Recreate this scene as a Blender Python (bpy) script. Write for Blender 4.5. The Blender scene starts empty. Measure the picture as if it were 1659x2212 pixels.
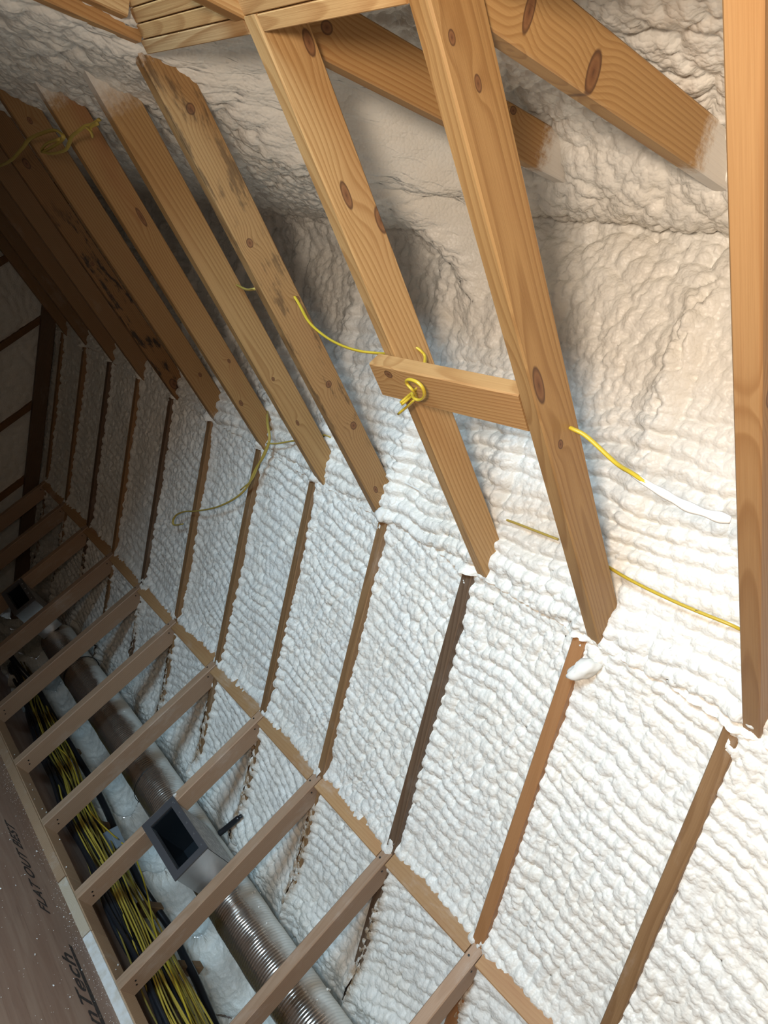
import bpy, math, random
import numpy as np
from mathutils import Vector, Matrix
random.seed(7)
C = bpy.context.scene.collection
scn = bpy.context.scene

# ------------------------------------------------------------------ camera
# room axes: X = outward through the knee wall, Y = along the attic, Z = up (metres)
cam = bpy.data.cameras.new('camera')
cam.sensor_fit = 'AUTO'; cam.sensor_width = 36.0
cam.lens = 1556.41 * 36.0 / 2212.0
cam.clip_start = 0.02
co = bpy.data.objects.new('camera', cam); C.objects.link(co)
R_ = ((0.34245895, -0.66728368, -0.66140332), (-0.629876, 0.35927602, -0.68860509), (0.69712129, 0.65242106, -0.29726868))
Mw = Matrix([list(r) + [0] for r in R_] + [[0, 0, 0, 1]])
Mw.translation = (-2.29546, -0.40848, 0.93402)
co.matrix_world = Mw
scn.camera = co

# ------------------------------------------------------------------ world, lights, exposure
w = bpy.data.worlds.new('sky'); scn.world = w; w.use_nodes = True
w.node_tree.nodes['Background'].inputs[0].default_value = (0.62, 0.80, 1.0, 1)
w.node_tree.nodes['Background'].inputs[1].default_value = 1.0
scn.view_settings.view_transform = 'Standard'; scn.view_settings.look = 'None'
scn.view_settings.gamma = 1.0; scn.view_settings.use_curve_mapping = False
scn.view_settings.exposure = 1.17
cy = scn.cycles; cy.max_bounces = 5; cy.diffuse_bounces = 3; cy.glossy_bounces = 2; cy.transmission_bounces = 3; cy.sample_clamp_indirect = 6.0; cy.adaptive_threshold = 0.03
def area(name, loc, target, size, size_y, power, col):
    l = bpy.data.lights.new(name, 'AREA'); l.shape = 'RECTANGLE'; l.size = size; l.size_y = size_y
    l.energy = power; l.color = col
    o = bpy.data.objects.new(name, l); C.objects.link(o); o.location = loc
    o.rotation_euler = (Vector(target) - Vector(loc)).to_track_quat('-Z', 'Y').to_euler()
    return o
# daylight through the dormer window (just inside its glass)
WIN = (-4.16, 0.20, 0.92)
area('window_daylight', WIN, (0.6, 0.9, 0.15), 0.9, 0.8, 52, (0.51, 0.77, 1.0))
# LED flood panel on a stand just behind the photographer
LAMP = (-2.60, -0.42, 0.74); LAIM = (-1.25, -0.70, 2.05)
fl = area('work_lamp_light', LAMP, LAIM, 0.26, 0.20, 17.5, (1.0, 0.835, 0.68))
fl.data.spread = math.radians(166)

# ------------------------------------------------------------------ dimensions
S = 0.4064                     # 16 inch framing spacing
HK = 0.92355                   # knee wall height
TH = math.radians(43.565); CT, ST = math.cos(TH), math.sin(TH)
ZC = 1.6166                    # underside of the ceiling joists
OA = math.radians(46.5)        # far roof slope
HX = -2.14                     # line where the far slope meets the ceiling
YEND = 4.62
def SP(s, y, off=0.0):         # point on the near slope: s up the slope from the knee wall top, off outward
    return Vector((-s * CT + off * ST, y, HK + s * ST + off * CT))

# ------------------------------------------------------------------ object helpers
def link(name, me, mat=None, parent=None):
    o = bpy.data.objects.new(name, me); C.objects.link(o)
    if mat is not None and len(me.materials) == 0: me.materials.append(mat)
    if parent is not None: o.parent = parent
    return o
def tag(o, label=None, cat=None, group=None, kind=None):
    if label: o['label'] = label
    if cat: o['category'] = cat
    if group: o['group'] = group
    if kind: o['kind'] = kind
    return o
def empty(name, loc, label=None, cat=None, group=None, kind=None):
    o = bpy.data.objects.new(name, None); C.objects.link(o); o.location = loc
    o.empty_display_size = 0.05
    return tag(o, label, cat, group, kind)
def pydata(name, v, f, smooth=False):
    me = bpy.data.meshes.new(name); me.from_pydata([tuple(p) for p in v], [], f); me.update()
    if smooth: me.polygons.foreach_set('use_smooth', [True] * len(me.polygons))
    return me
def gridmesh(name, P, flip=False, attr=None):
    """P: (n, m, 3) float array -> smooth quad grid mesh, fast"""
    n, m = P.shape[:2]
    idx = np.arange(n * m, dtype=np.int32).reshape(n, m)
    q = np.stack([idx[:-1, :-1], idx[1:, :-1], idx[1:, 1:], idx[:-1, 1:]], -1).reshape(-1, 4)
    if flip: q = q[:, ::-1]
    me = bpy.data.meshes.new(name)
    me.vertices.add(n * m); me.vertices.foreach_set('co', P.astype(np.float32).ravel())
    me.loops.add(q.size); me.loops.foreach_set('vertex_index', np.ascontiguousarray(q).ravel())
    me.polygons.add(len(q)); me.polygons.foreach_set('loop_start', np.arange(0, q.size, 4, dtype=np.int32))
    me.polygons.foreach_set('use_smooth', np.ones(len(q), dtype=bool))
    if attr is not None:
        a = me.attributes.new('tan', 'FLOAT', 'POINT'); a.data.foreach_set('value', attr.astype(np.float32).ravel())
    me.update(); me.validate()
    return me
def boxverts(x0, x1, y0, y1, z0, z1, b=0.0):
    """box with chamfered long edges (along x)"""
    if b <= 0:
        v = [(x, y, z) for x in (x0, x1) for y, z in ((y0, z0), (y1, z0), (y1, z1), (y0, z1))]
        k = 4
    else:
        ring = [(y0 + b, z0), (y1 - b, z0), (y1, z0 + b), (y1, z1 - b), (y1 - b, z1), (y0 + b, z1), (y0, z1 - b), (y0, z0 + b)]
        v = [(x, y, z) for x in (x0, x1) for y, z in ring]; k = 8
    f = [tuple(range(k))[::-1], tuple(range(k, 2 * k))]
    f += [(i, (i + 1) % k, k + (i + 1) % k, k + i) for i in range(k)]
    return v, f
def boxmesh(name, x0, x1, y0, y1, z0, z1, b=0.0):
    v, f = boxverts(x0, x1, y0, y1, z0, z1, b); return pydata(name, v, f)
def lumber(name, P0, P1, t, d, up, mat, parent=None, cut0=0.0, cut1=0.0, b=0.003, bow=0.0):
    """a sawn timber. local x runs P0->P1 along its lower inner edge line, local y = thickness t (centred),
    local z = depth d away from that edge (direction `up`); cut = tangent of the end cuts"""
    P0 = Vector(P0); P1 = Vector(P1); ax = P1 - P0; L = ax.length; ax.normalize()
    up = Vector(up); up = (up - ax * up.dot(ax)).normalized(); side = up.cross(ax)
    v, f = boxverts(0, L, -t / 2, t / 2, 0, d, b)
    v = [(x + (cut0 * z if x == 0 else cut1 * z), y, z) for x, y, z in v]
    o = link(name, pydata(name, v, f), mat, parent)
    m = Matrix((ax, side, up)).transposed().to_4x4(); m.translation = P0
    if parent is not None: o.matrix_basis = Matrix.Translation(-parent.location) @ m
    else: o.matrix_world = m
    return o
def tube_mesh(name, pts, r, segs=8, sub=6, flat=1.0, caps=True, rvar=None):
    P = [Vector(p) for p in pts]
    Q = [P[0] * 2 - P[1]] + P + [P[-1] * 2 - P[-2]]
    path = []
    for i in range(1, len(Q) - 2):
        for k in range(sub):
            t = k / sub
            a, b_, c, d = Q[i - 1], Q[i], Q[i + 1], Q[i + 2]
            path.append(0.5 * ((2 * b_) + (c - a) * t + (2 * a - 5 * b_ + 4 * c - d) * t * t + (3 * b_ - a - 3 * c + d) * t ** 3))
    path.append(P[-1])
    n = len(path); v = []; f = []
    nrm = None
    for i, p in enumerate(path):
        tg = (path[min(i + 1, n - 1)] - path[max(i - 1, 0)]).normalized()
        if nrm is None:
            nrm = tg.orthogonal().normalized()
        nrm = (nrm - tg * nrm.dot(tg)).normalized(); bn = tg.cross(nrm)
        rr = r if rvar is None else r * rvar(i / (n - 1))
        for k in range(segs):
            a = 2 * math.pi * k / segs
            v.append(p + nrm * (math.cos(a) * rr * flat) + bn * (math.sin(a) * rr))
    for i in range(n - 1):
        for k in range(segs):
            f.append((i * segs + k, i * segs + (k + 1) % segs, (i + 1) * segs + (k + 1) % segs, (i + 1) * segs + k))
    if caps:
        f.append(tuple(range(segs))[::-1]); f.append(tuple(range((n - 1) * segs, n * segs)))
    return pydata(name, v, f, True)

# ------------------------------------------------------------------ numpy noise
_rng = np.random.default_rng(11)
_T = _rng.random((4, 256, 256)).astype(np.float32)
def vnoise(u, v, c, seed=0):
    u = u / c + seed * 17.3; v = v / c + seed * 5.1
    i = np.floor(u).astype(np.int32); j = np.floor(v).astype(np.int32)
    fu = (u - i).astype(np.float32); fv = (v - j).astype(np.float32)
    fu = fu * fu * (3 - 2 * fu); fv = fv * fv * (3 - 2 * fv)
    T = _T[seed & 3]; i0 = i & 255; i1 = (i + 1) & 255; j0 = j & 255; j1 = (j + 1) & 255
    return (T[i0, j0] * (1 - fu) + T[i1, j0] * fu) * (1 - fv) + (T[i0, j1] * (1 - fu) + T[i1, j1] * fu) * fv
def puff(u, v, c, seed=0):
    """rounded cells with sharp creases between, 0..1"""
    u = (u / c + seed * 13.7).astype(np.float32); v = (v / c + seed * 7.9).astype(np.float32)
    i = np.floor(u).astype(np.int32); j = np.floor(v).astype(np.int32)
    best = np.full(u.shape, 9.0, np.float32); sec = best.copy()
    A = _T[seed & 3]; B = _T[(seed + 1) & 3]; H = _T[(seed + 2) & 3]; hb = np.zeros(u.shape, np.float32)
    for di in (-1, 0, 1):
        for dj in (-1, 0, 1):
            a = (i + di) & 255; b = (j + dj) & 255
            du = i + di + A[a, b] - u; dv = j + dj + B[a, b] - v
            d = du * du + dv * dv
            nb = d < best
            sec = np.where(nb, best, np.minimum(sec, d)); hb = np.where(nb, H[a, b], hb); best = np.where(nb, d, best)
    cr = np.clip((np.sqrt(sec) - np.sqrt(best)) * 1.9, 0, 1); cr = 1 - (1 - cr) ** 2.4
    return (0.78 * np.sqrt(np.clip(1 - best * 1.7, 0, 1)) + 0.14 * cr + 0.22 * hb * cr).astype(np.float32)
def sstep(a, b, x):
    t = np.clip((x - a) / (b - a), 0, 1); return t * t * (3 - 2 * t)
def foam_h(s, y, rows=1.0, big=0.0, slant=0.25, seed=0, fine=1.0, cell=0.029):
    """height of sprayed foam relief (m): spray passes, billows, small bubbles"""
    w1 = vnoise(s, y, 0.13, seed) - .5; w2 = vnoise(s, y, 0.04, seed + 1) - .5
    ws = s + w1 * 0.034 + w2 * 0.007; wy = y + (vnoise(s, y, 0.10, seed + 2) - .5) * 0.03
    ph = (ws + slant * wy) / 0.046; fr = ph - np.floor(ph) - 0.5
    m = 0.35 + 1.0 * vnoise(s, y, 0.15, seed + 3)
    h = rows * 0.0095 * (1 - 4 * fr * fr) * m
    # lobes lying across each pass, then smaller bubbles
    h += 0.0125 * fine * puff((ws + slant * wy) * 0.62, wy, cell, seed) * (0.55 + 0.7 * vnoise(s, y, 0.12, seed + 2))
    h += 0.0042 * fine * puff(ws, wy + w2 * .006, cell * .55, seed + 1)
    h -= 0.0085 * fine
    if np.any(big):
        h += big * (0.016 * puff(ws, wy, 0.068, seed + 2) + 0.008 * puff(ws, wy, 0.038, seed + 3))
    h += 0.010 * (vnoise(s, y, 0.22, seed + 1) - .5)
    return h

# ------------------------------------------------------------------ material helper
class NT:
    def __init__(s, name):
        s.m = bpy.data.materials.new(name); s.m.use_nodes = True
        s.t = s.m.node_tree; s.b = s.t.nodes['Principled BSDF']
    def n(s, typ, **kw):
        nd = s.t.nodes.new(typ)
        for k, v in kw.items(): setattr(nd, k, v)
        return nd
    def put(s, sock, v):
        if v is None: return
        if hasattr(v, 'is_output'): s.t.links.new(v, sock)
        else: sock.default_value = v
    def math(s, op, a, b=None, c=None, clamp=False):
        nd = s.n('ShaderNodeMath', operation=op); nd.use_clamp = clamp
        s.put(nd.inputs[0], a); s.put(nd.inputs[1], b); s.put(nd.inputs[2], c)
        return nd.outputs[0]
    def vec(s, x, y, z):
        nd = s.n('ShaderNodeCombineXYZ'); s.put(nd.inputs[0], x); s.put(nd.inputs[1], y); s.put(nd.inputs[2], z)
        return nd.outputs[0]
    def noise(s, v, scale, detail=2.0, rough=0.5, dist=0.0):
        nd = s.n('ShaderNodeTexNoise'); s.put(nd.inputs['Vector'], v)
        nd.inputs['Scale'].default_value = scale; nd.inputs['Detail'].default_value = detail
        nd.inputs['Roughness'].default_value = rough; nd.inputs['Distortion'].default_value = dist
        return nd.outputs[0]
    def mix(s, fac, a, b, mode='MIX'):
        nd = s.n('ShaderNodeMix', data_type='RGBA', blend_type=mode)
        s.put(nd.inputs[0], fac); s.put(nd.inputs[6], a); s.put(nd.inputs[7], b)
        return nd.outputs[2]
    def ramp(s, f, stops):
        nd = s.n('ShaderNodeValToRGB'); s.put(nd.inputs[0], f); e = nd.color_ramp.elements
        while len(e) < len(stops): e.new(0.5)
        for el, (p, c) in zip(e, stops):
            el.position = p; el.color = c if isinstance(c, tuple) and len(c) == 4 else ((c[0], c[1], c[2], 1) if isinstance(c, tuple) else (c, c, c, 1))
        return nd.outputs[0]
    def mr(s, v, a, b, c=0.0, d=1.0):
        nd = s.n('ShaderNodeMapRange', interpolation_type='SMOOTHSTEP'); s.put(nd.inputs[0], v)
        nd.inputs[1].default_value = a; nd.inputs[2].default_value = b; nd.inputs[3].default_value = c; nd.inputs[4].default_value = d
        return nd.outputs[0]
    def bump(s, h, strength, dist):
        nd = s.n('ShaderNodeBump'); s.put(nd.inputs['Height'], h)
        nd.inputs['Strength'].default_value = strength; nd.inputs['Distance'].default_value = dist
        s.t.links.new(nd.outputs[0], s.b.inputs['Normal'])
    def set(s, **kw):
        for k, v in kw.items(): s.put(s.b.inputs[k.replace('_', ' ')], v)
        return s.m
def rgb(*c): return (c[0], c[1], c[2], 1.0)
def plain(name, c, rough=0.5, metal=0.0, spec=0.5):
    t = NT(name); t.b.inputs['Specular IOR Level'].default_value = spec
    return t.set(Base_Color=rgb(*c), Roughness=rough, Metallic=metal)

def wood(name, light=(.56, .345, .15), dark=(.31, .15, .048), seed=0.0, knots=(), pith=(0.0, -0.035), tilt=(0.012, 0.02),
         freq=150, stain=0.0, stain_range=None, spray=(), red=0.14, grain=1.0, dust=0.0):
    """sawn pine. object x = along the grain; pith = centre of the rings across it; tilt makes cathedral figure"""
    t = NT(name)
    tc = t.n('ShaderNodeTexCoord').outputs['Object']; oi = t.n('ShaderNodeObjectInfo').outputs['Random']
    sp = t.n('ShaderNodeSeparateXYZ'); t.put(sp.inputs[0], tc); X, Y, Z = sp.outputs
    rx = t.math('ADD', X, t.math('MULTIPLY_ADD', oi, 31.0, seed))
    n1 = t.noise(t.vec(t.math('MULTIPLY', rx, 1.6), t.math('MULTIPLY', Y, 9.0), t.math('MULTIPLY', Z, 9.0)), 1.0, 2.0)
    n2 = t.noise(t.vec(t.math('MULTIPLY', rx, 0.7), 3.3, t.math('MULTIPLY', Z, 1.5)), 1.0, 1.0)
    yy = t.math('ADD', t.math('SUBTRACT', Y, pith[0]), t.math('MULTIPLY', X, tilt[0]))
    zz = t.math('ADD', t.math('SUBTRACT', Z, pith[1]), t.math('MULTIPLY', X, tilt[1]))
    zz = t.math('ADD', zz, t.math('MULTIPLY', t.math('SUBTRACT', oi, .5), .05))
    zz = t.math('ADD', zz, t.math('MULTIPLY', t.math('SUBTRACT', n2, .5), .10))
    kmask = None; kcol = None
    for (kx, kz, ax, az) in knots:
        d2 = t.math('ADD', t.math('POWER', t.math('DIVIDE', t.math('SUBTRACT', X, kx), ax), 2.0),
                    t.math('POWER', t.math('DIVIDE', t.math('SUBTRACT', Z, kz), az), 2.0))
        g = t.math('POWER', 2.718, t.math('MULTIPLY', d2, -0.16))
        sg = 1.0 if kz < 0.045 else -1.0
        zz = t.math('ADD', zz, t.math('MULTIPLY', g, 0.018 * sg))
        d2n = t.math('ADD', d2, t.math('MULTIPLY', t.math('SUBTRACT', n1, .5), 0.9))
        k = t.mr(d2n, 1.15, 0.75)
        kmask = k if kmask is None else t.math('MAXIMUM', kmask, k)
        kr = t.math('SQRT', t.math('MAXIMUM', d2, 0.0))
        kcol = kr if kcol is None else t.math('MINIMUM', kcol, kr)
    r = t.math('SQRT', t.math('ADD', t.math('POWER', yy, 2.0), t.math('POWER', zz, 2.0)))
    r = t.math('ADD', r, t.math('MULTIPLY', t.math('SUBTRACT', n1, .5), 0.014))
    fr = t.math('FRACT', t.math('MULTIPLY', r, float(freq)))
    ring = t.ramp(fr, [(0.0, 0.15), (0.45, 0.35), (0.80, 1.0), (0.90, 0.9), (1.0, 0.15)])
    fib = t.noise(t.vec(t.math('MULTIPLY', rx, 6.0), t.math('MULTIPLY', Y, 420.0), t.math('MULTIPLY', Z, 420.0)), 1.0, 3.0, .6)
    blot = t.noise(t.vec(t.math('MULTIPLY', rx, 2.2), t.math('MULTIPLY', Y, 14.0), t.math('MULTIPLY', Z, 14.0)), 1.0, 3.0)
    var = t.math('MULTIPLY_ADD', t.math('SUBTRACT', oi, .5), 0.24, 1.0)
    col = t.mix(t.math('MULTIPLY', ring, 0.72 * grain), rgb(*light), rgb(*dark))
    col = t.mix(t.mr(blot, .50, .78, 0.0, red), col, rgb(.36, .13, .045))
    col = t.mix(t.mr(fib, .35, .75, 0.0, 0.30), col, rgb(dark[0] * .9, dark[1] * .9, dark[2] * .9))
    if kmask is not None:
        kc = t.ramp(t.math('ADD', kcol, t.math('MULTIPLY', n1, .25)), [(0.0, (.03, .012, .008)), (0.35, (.18, .07, .03)), (0.75, (.25, .11, .045)), (1.0, (.10, .042, .02))])
        col = t.mix(t.math('MULTIPLY', kmask, .93), col, kc)
    if stain:
        sn = t.noise(t.vec(t.math('MULTIPLY', rx, 9.0), t.math('MULTIPLY', Y, 40.0), t.math('MULTIPLY', Z, 34.0)), 1.0, 5.0, .65)
        sf = t.mr(sn, .52, .64, 0.0, stain)
        if stain_range:
            a, b2 = stain_range
            sf = t.math('MULTIPLY', sf, t.math('MULTIPLY', t.mr(X, a - .08, a + .08), t.mr(X, b2 + .08, b2 - .08)))
        col = t.mix(sf, col, rgb(.035, .024, .018))
    hsv = t.n('ShaderNodeHueSaturation'); t.put(hsv.inputs['Color'], col); t.put(hsv.inputs['Value'], t.math('MULTIPLY', var, .87)); hsv.inputs['Saturation'].default_value = .98; hsv.inputs['Hue'].default_value = .502
    col = hsv.outputs[0]
    ms = None
    for (x0, x1) in spray:                        # foam mist, full at x0 and gone at x1
        nz = t.noise(tc, 55.0, 4.0, .7)
        m = t.mr(t.math('ADD', X, t.math('MULTIPLY', t.math('SUBTRACT', nz, .5), .10)), x1, x0)
        ms = m if ms is None else t.math('MAXIMUM', ms, m)
    if dust:
        nz = t.noise(t.vec(t.math('MULTIPLY', rx, 5.0), t.math('MULTIPLY', Y, 12.0), t.math('MULTIPLY', Z, 12.0)), 1.0, 5.0, .7)
        m = t.mr(nz, .52, .80, 0.0, dust); ms = m if ms is None else t.math('MAXIMUM', ms, m)
    if ms is not None: col = t.mix(t.math('MULTIPLY', ms, .85), col, rgb(.80, .77, .71))
    t.bump(t.math('ADD', t.math('MULTIPLY', ring, .5), fib), 0.25, 0.0015)
    t.b.inputs['Specular IOR Level'].default_value = 0.35
    return t.set(Base_Color=col, Roughness=0.55)

def foam_mat(name, c=(.80, .775, .71)):
    t = NT(name); tc = t.n('ShaderNodeTexCoord').outputs['Object']
    n = t.noise(tc, 7.0, 3.0); col = t.mix(t.mr(n, .35, .7, 0.0, .5), rgb(*c), rgb(c[0] * 1.03, c[1] * .985, c[2] * .93))
    at = t.n('ShaderNodeAttribute', attribute_name='tan').outputs['Fac']
    tn = t.noise(tc, 40.0, 4.0, .65)
    col = t.mix(t.math('MULTIPLY', at, t.mr(tn, .3, .62)), col, rgb(.34, .22, .12))
    vo = t.n('ShaderNodeTexVoronoi', feature='SMOOTH_F1'); t.put(vo.inputs['Vector'], t.n('ShaderNodeTexCoord').outputs['Object'])
    vo.inputs['Scale'].default_value = 125.0; vo.inputs['Smoothness'].default_value = 0.35
    hh = t.math('SUBTRACT', 1.0, t.math('POWER', vo.outputs['Distance'], 2.0))
    t.bump(hh, 0.42, 0.004)
    t.b.inputs['Specular IOR Level'].default_value = 0.42
    return t.set(Base_Color=col, Roughness=0.42)
BK = {
 'cable_a': [(-1.5142, 1.222, 1.6909), (-1.5004, 1.19, 1.6786), (-1.4848, 1.12, 1.6487), (-1.4693, 1.05, 1.636), (-1.4688, 0.97, 1.6253), (-1.468, 0.9, 1.6267), (-1.464, 0.85, 1.6409), (-1.4768, 0.8, 1.6391)],
 'cable_a2': [(-1.483, 0.75, 1.6755), (-1.4751, 0.735, 1.6764), (-1.4623, 0.725, 1.6755), (-1.4632, 0.7, 1.6499)],
 'loop': [(-1.4167, 0.6862, 1.5966), (-1.4763, 0.6429, 1.5666), (-1.4906, 0.6544, 1.5666), (-1.5007, 0.6523, 1.5666), (-1.5074, 0.6377, 1.5666), (-1.5074, 0.6183, 1.5666), (-1.4983, 0.6061, 1.5666), (-1.4817, 0.6069, 1.5666), (-1.4661, 0.6181, 1.5666), (-1.4556, 0.6356, 1.5666), (-1.455, 0.6488, 1.5666), (-1.4507, 0.6685, 1.5766), (-1.4489, 0.6768, 1.5866)],
 'tail1': [(-1.4622, 0.6636, 1.6066), (-1.4636, 0.6605, 1.5916), (-1.4489, 0.6768, 1.5866), (-1.4319, 0.6991, 1.5816), (-1.4235, 0.7101, 1.5666)],
 'tail2': [(-1.4429, 0.6783, 1.6066), (-1.4472, 0.6703, 1.5866), (-1.4303, 0.6924, 1.5816), (-1.4192, 0.7077, 1.5666)],
 'tail3': [(-1.4292, 0.6789, 1.5966), (-1.4275, 0.6811, 1.5866), (-1.4259, 0.6826, 1.5816), (-1.4065, 0.7064, 1.5766), (-1.3828, 0.7371, 1.5666)],
 'cable_e': [(-1.3816, 0.375, 1.6879), (-1.3865, 0.35, 1.682), (-1.3783, 0.32, 1.6819), (-1.359, 0.25, 1.6639), (-1.3749, 0.2, 1.6429), (-1.3788, 0.16, 1.6309), (-1.3634, 0.13, 1.6355), (-1.3501, 0.1, 1.6396), (-1.3503, 0.06, 1.6405), (-1.3453, 0.03, 1.6487)],
 'cable_f': [(-0.8683, 0.4387, 1.7494), (-0.8759, 0.4037, 1.7401), (-0.8772, 0.3341, 1.7331), (-0.8786, 0.2483, 1.7316), (-0.879, 0.1713, 1.7348), (-0.8777, 0.1015, 1.7418), (-0.8672, 0.075, 1.7484)],
 'cable_g': [(-0.7968, 1.266, 1.7228), (-0.8217, 1.1471, 1.7217), (-0.8194, 1.0164, 1.7195), (-0.8033, 0.9118, 1.729)],
 'cable_g2': [(-0.8345, 0.8057, 1.7476), (-0.855, 0.7271, 1.745), (-0.865, 0.6432, 1.7463), (-0.8679, 0.562, 1.7518)],
 'cable_b': [(-0.8399, 1.989, 1.7224), (-0.8459, 1.8992, 1.666), (-0.8112, 1.8583, 1.6261), (-0.7555, 1.8817, 1.5801), (-0.7045, 1.9263, 1.5384), (-0.6423, 1.9611, 1.4792), (-0.5883, 2.0292, 1.4279), (-0.5211, 2.1617, 1.3667), (-0.4608, 2.3289, 1.3094), (-0.4306, 2.4314, 1.2807), (-0.3963, 2.5077, 1.2508), (-0.366, 2.5382, 1.2247), (-0.3524, 2.5213, 1.2146), (-0.3756, 2.4482, 1.2394)],
 'cable_b2': [(-0.7982, 1.8689, 1.6137), (-0.8039, 1.8138, 1.6329), (-0.8195, 1.7435, 1.6616), (-0.8349, 1.6613, 1.69), (-0.8478, 1.5999, 1.7299), (-0.8414, 1.5709, 1.7377)],
 'cable_b3': [(-0.8118, 1.8553, 1.6267), (-0.7308, 1.9024, 1.5552), (-0.6747, 1.9302, 1.5032), (-0.6246, 1.9982, 1.4555)],
 'cable_c': [(-1.8482, 3.0546, 1.5916), (-1.8607, 2.881, 1.5916), (-1.8892, 2.6487, 1.5916), (-1.9364, 2.3923, 1.5916), (-1.9609, 2.2732, 1.5916), (-1.9754, 2.144, 1.5966), (-1.9845, 2.0055, 1.6016), (-1.9765, 1.9593, 1.6016), (-1.966, 1.9387, 1.5966), (-1.9512, 2.0048, 1.5916), (-1.9336, 2.1284, 1.5916), (-1.924, 2.2044, 1.5916), (-1.9358, 2.1838, 1.5916), (-1.9533, 2.0869, 1.5916), (-1.9646, 1.9572, 1.5916)],
 'cable_c2': [(-1.9268, 2.1894, 1.5866), (-1.9223, 2.1161, 1.5866), (-1.9342, 1.9635, 1.5866), (-1.9571, 1.8792, 1.5866), (-1.9726, 1.8354, 1.5886), (-1.9856, 1.7631, 1.5916), (-1.9935, 1.7198, 1.6016), (-1.993, 1.6927, 1.6116), (-1.9992, 1.6553, 1.6216)],
 'cable_c3': [(-1.9946, 1.6907, 1.5916), (-1.9829, 1.6773, 1.5916), (-1.9712, 1.6841, 1.5916), (-1.9897, 1.6888, 1.6016), (-1.9948, 1.6497, 1.6116)],
 'cable_d': [(-1.9398, 2.1969, 1.9406), (-1.9264, 2.1539, 1.9416), (-1.9113, 2.1186, 1.941), (-1.9019, 2.0689, 1.9459)],
 'cable_d2': [(-1.4821, 1.6, 1.7061), (-1.5021, 1.5, 1.6808), (-1.5175, 1.42, 1.6637), (-1.5581, 1.3, 1.6364)],
 'line': [(0.3593, 3.7559, 0.09), (0.4163, 3.5934, 0.09), (0.5242, 3.4942, 0.085), (0.5535, 3.2745, 0.08), (0.5608, 3.0002, 0.08), (0.5718, 2.7936, 0.08), (0.5991, 2.6181, 0.075), (0.5903, 2.3948, 0.07), (0.5558, 2.1595, 0.065), (0.5511, 1.9909, 0.06), (0.5519, 1.8506, 0.055), (0.5942, 1.7492, 0.05), (0.6193, 1.6392, 0.05), (0.6007, 1.4822, 0.05), (0.5862, 1.3605, 0.05), (0.5472, 1.2184, 0.05), (0.5093, 1.0682, 0.05)],
 'thin': [(0.2452, 2.6803, 0.1), (0.3802, 2.6265, 0.1), (0.3019, 2.2818, 0.1), (0.2929, 2.1448, 0.1), (0.3885, 2.0739, 0.1), (0.4337, 2.0615, 0.1)],
 'thin2': [(0.4475, 2.0442, 0.1), (0.5194, 2.0265, 0.1), (0.4869, 1.8843, 0.1), (0.4347, 1.7263, 0.095), (0.3487, 1.5429, 0.09), (0.2948, 1.4058, 0.09), (0.295, 1.2856, 0.08), (0.2671, 1.1556, 0.08), (0.2513, 1.03, 0.07)],
 'boxc': [(0.4493, 2.0935, 0.08)],
 'pipe': [(0.3, 1.5836, 0.431), (0.31, 1.5822, 0.473), (0.33, 1.5847, 0.5242), (0.35, 1.5937, 0.5759)],
 'stubs': [(0.5184, 1.7536, 0.03), (0.5779, 1.7376, 0.03), (0.5865, 1.4511, 0.03), (0.5183, 2.2787, 0.03), (0.6117, 2.9723, 0.03)],
 'seam1': [(1.79, 0.431), (1.695, 0.429), (1.563, 0.433), (1.453, 0.422), (1.384, 0.421)],
 'seam2': [(1.861, 0.764), (1.745, 0.757), (1.6, 0.756), (1.413, 0.701)],
 'seam3': [(1.95, 1.224), (1.782, 1.181), (1.621, 1.161)],
 'rope': [(1.881, 0.432), (1.78, 0.427), (1.711, 0.459), (1.618, 0.436)],
}
# ------------------------------------------------------------------ materials
FOAM = foam_mat('spray_foam')
W_STUD = wood('pine_knee_stud', (.47, .30, .19), (.35, .20, .11), 3.0, freq=130, tilt=(.03, .01), pith=(.02, -.03), grain=.7, dust=.25)
W_RAFT = wood('pine_rafter', (.34, .19, .085), (.20, .095, .035), 5.0, freq=150, tilt=(.01, .015), pith=(.0, -.06), grain=.8, dust=.18)
W_BLOCK = wood('pine_block', (.52, .30, .135), (.40, .19, .075), 9.0, freq=90, tilt=(.02, .05), grain=.5, dust=.35, red=.4)
W_PALE = wood('pine_header', (.62, .36, .145), (.40, .185, .06), 2.0, freq=110, tilt=(.01, .05), pith=(.0, -.02))
W_DARK = wood('pine_old', (.30, .15, .055), (.16, .065, .022), 4.0, freq=140)
W_PLATE_T = wood('pine_plate', (.50, .32, .19), (.37, .2, .10), 6.0, freq=120, grain=.5, dust=.3)
W_GREY = wood('pine_weathered', (.20, .125, .075), (.11, .06, .033), 8.0, freq=150, dust=.12)
SH = plain('deck_sheathing', (.20, .13, .08), .8)

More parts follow.
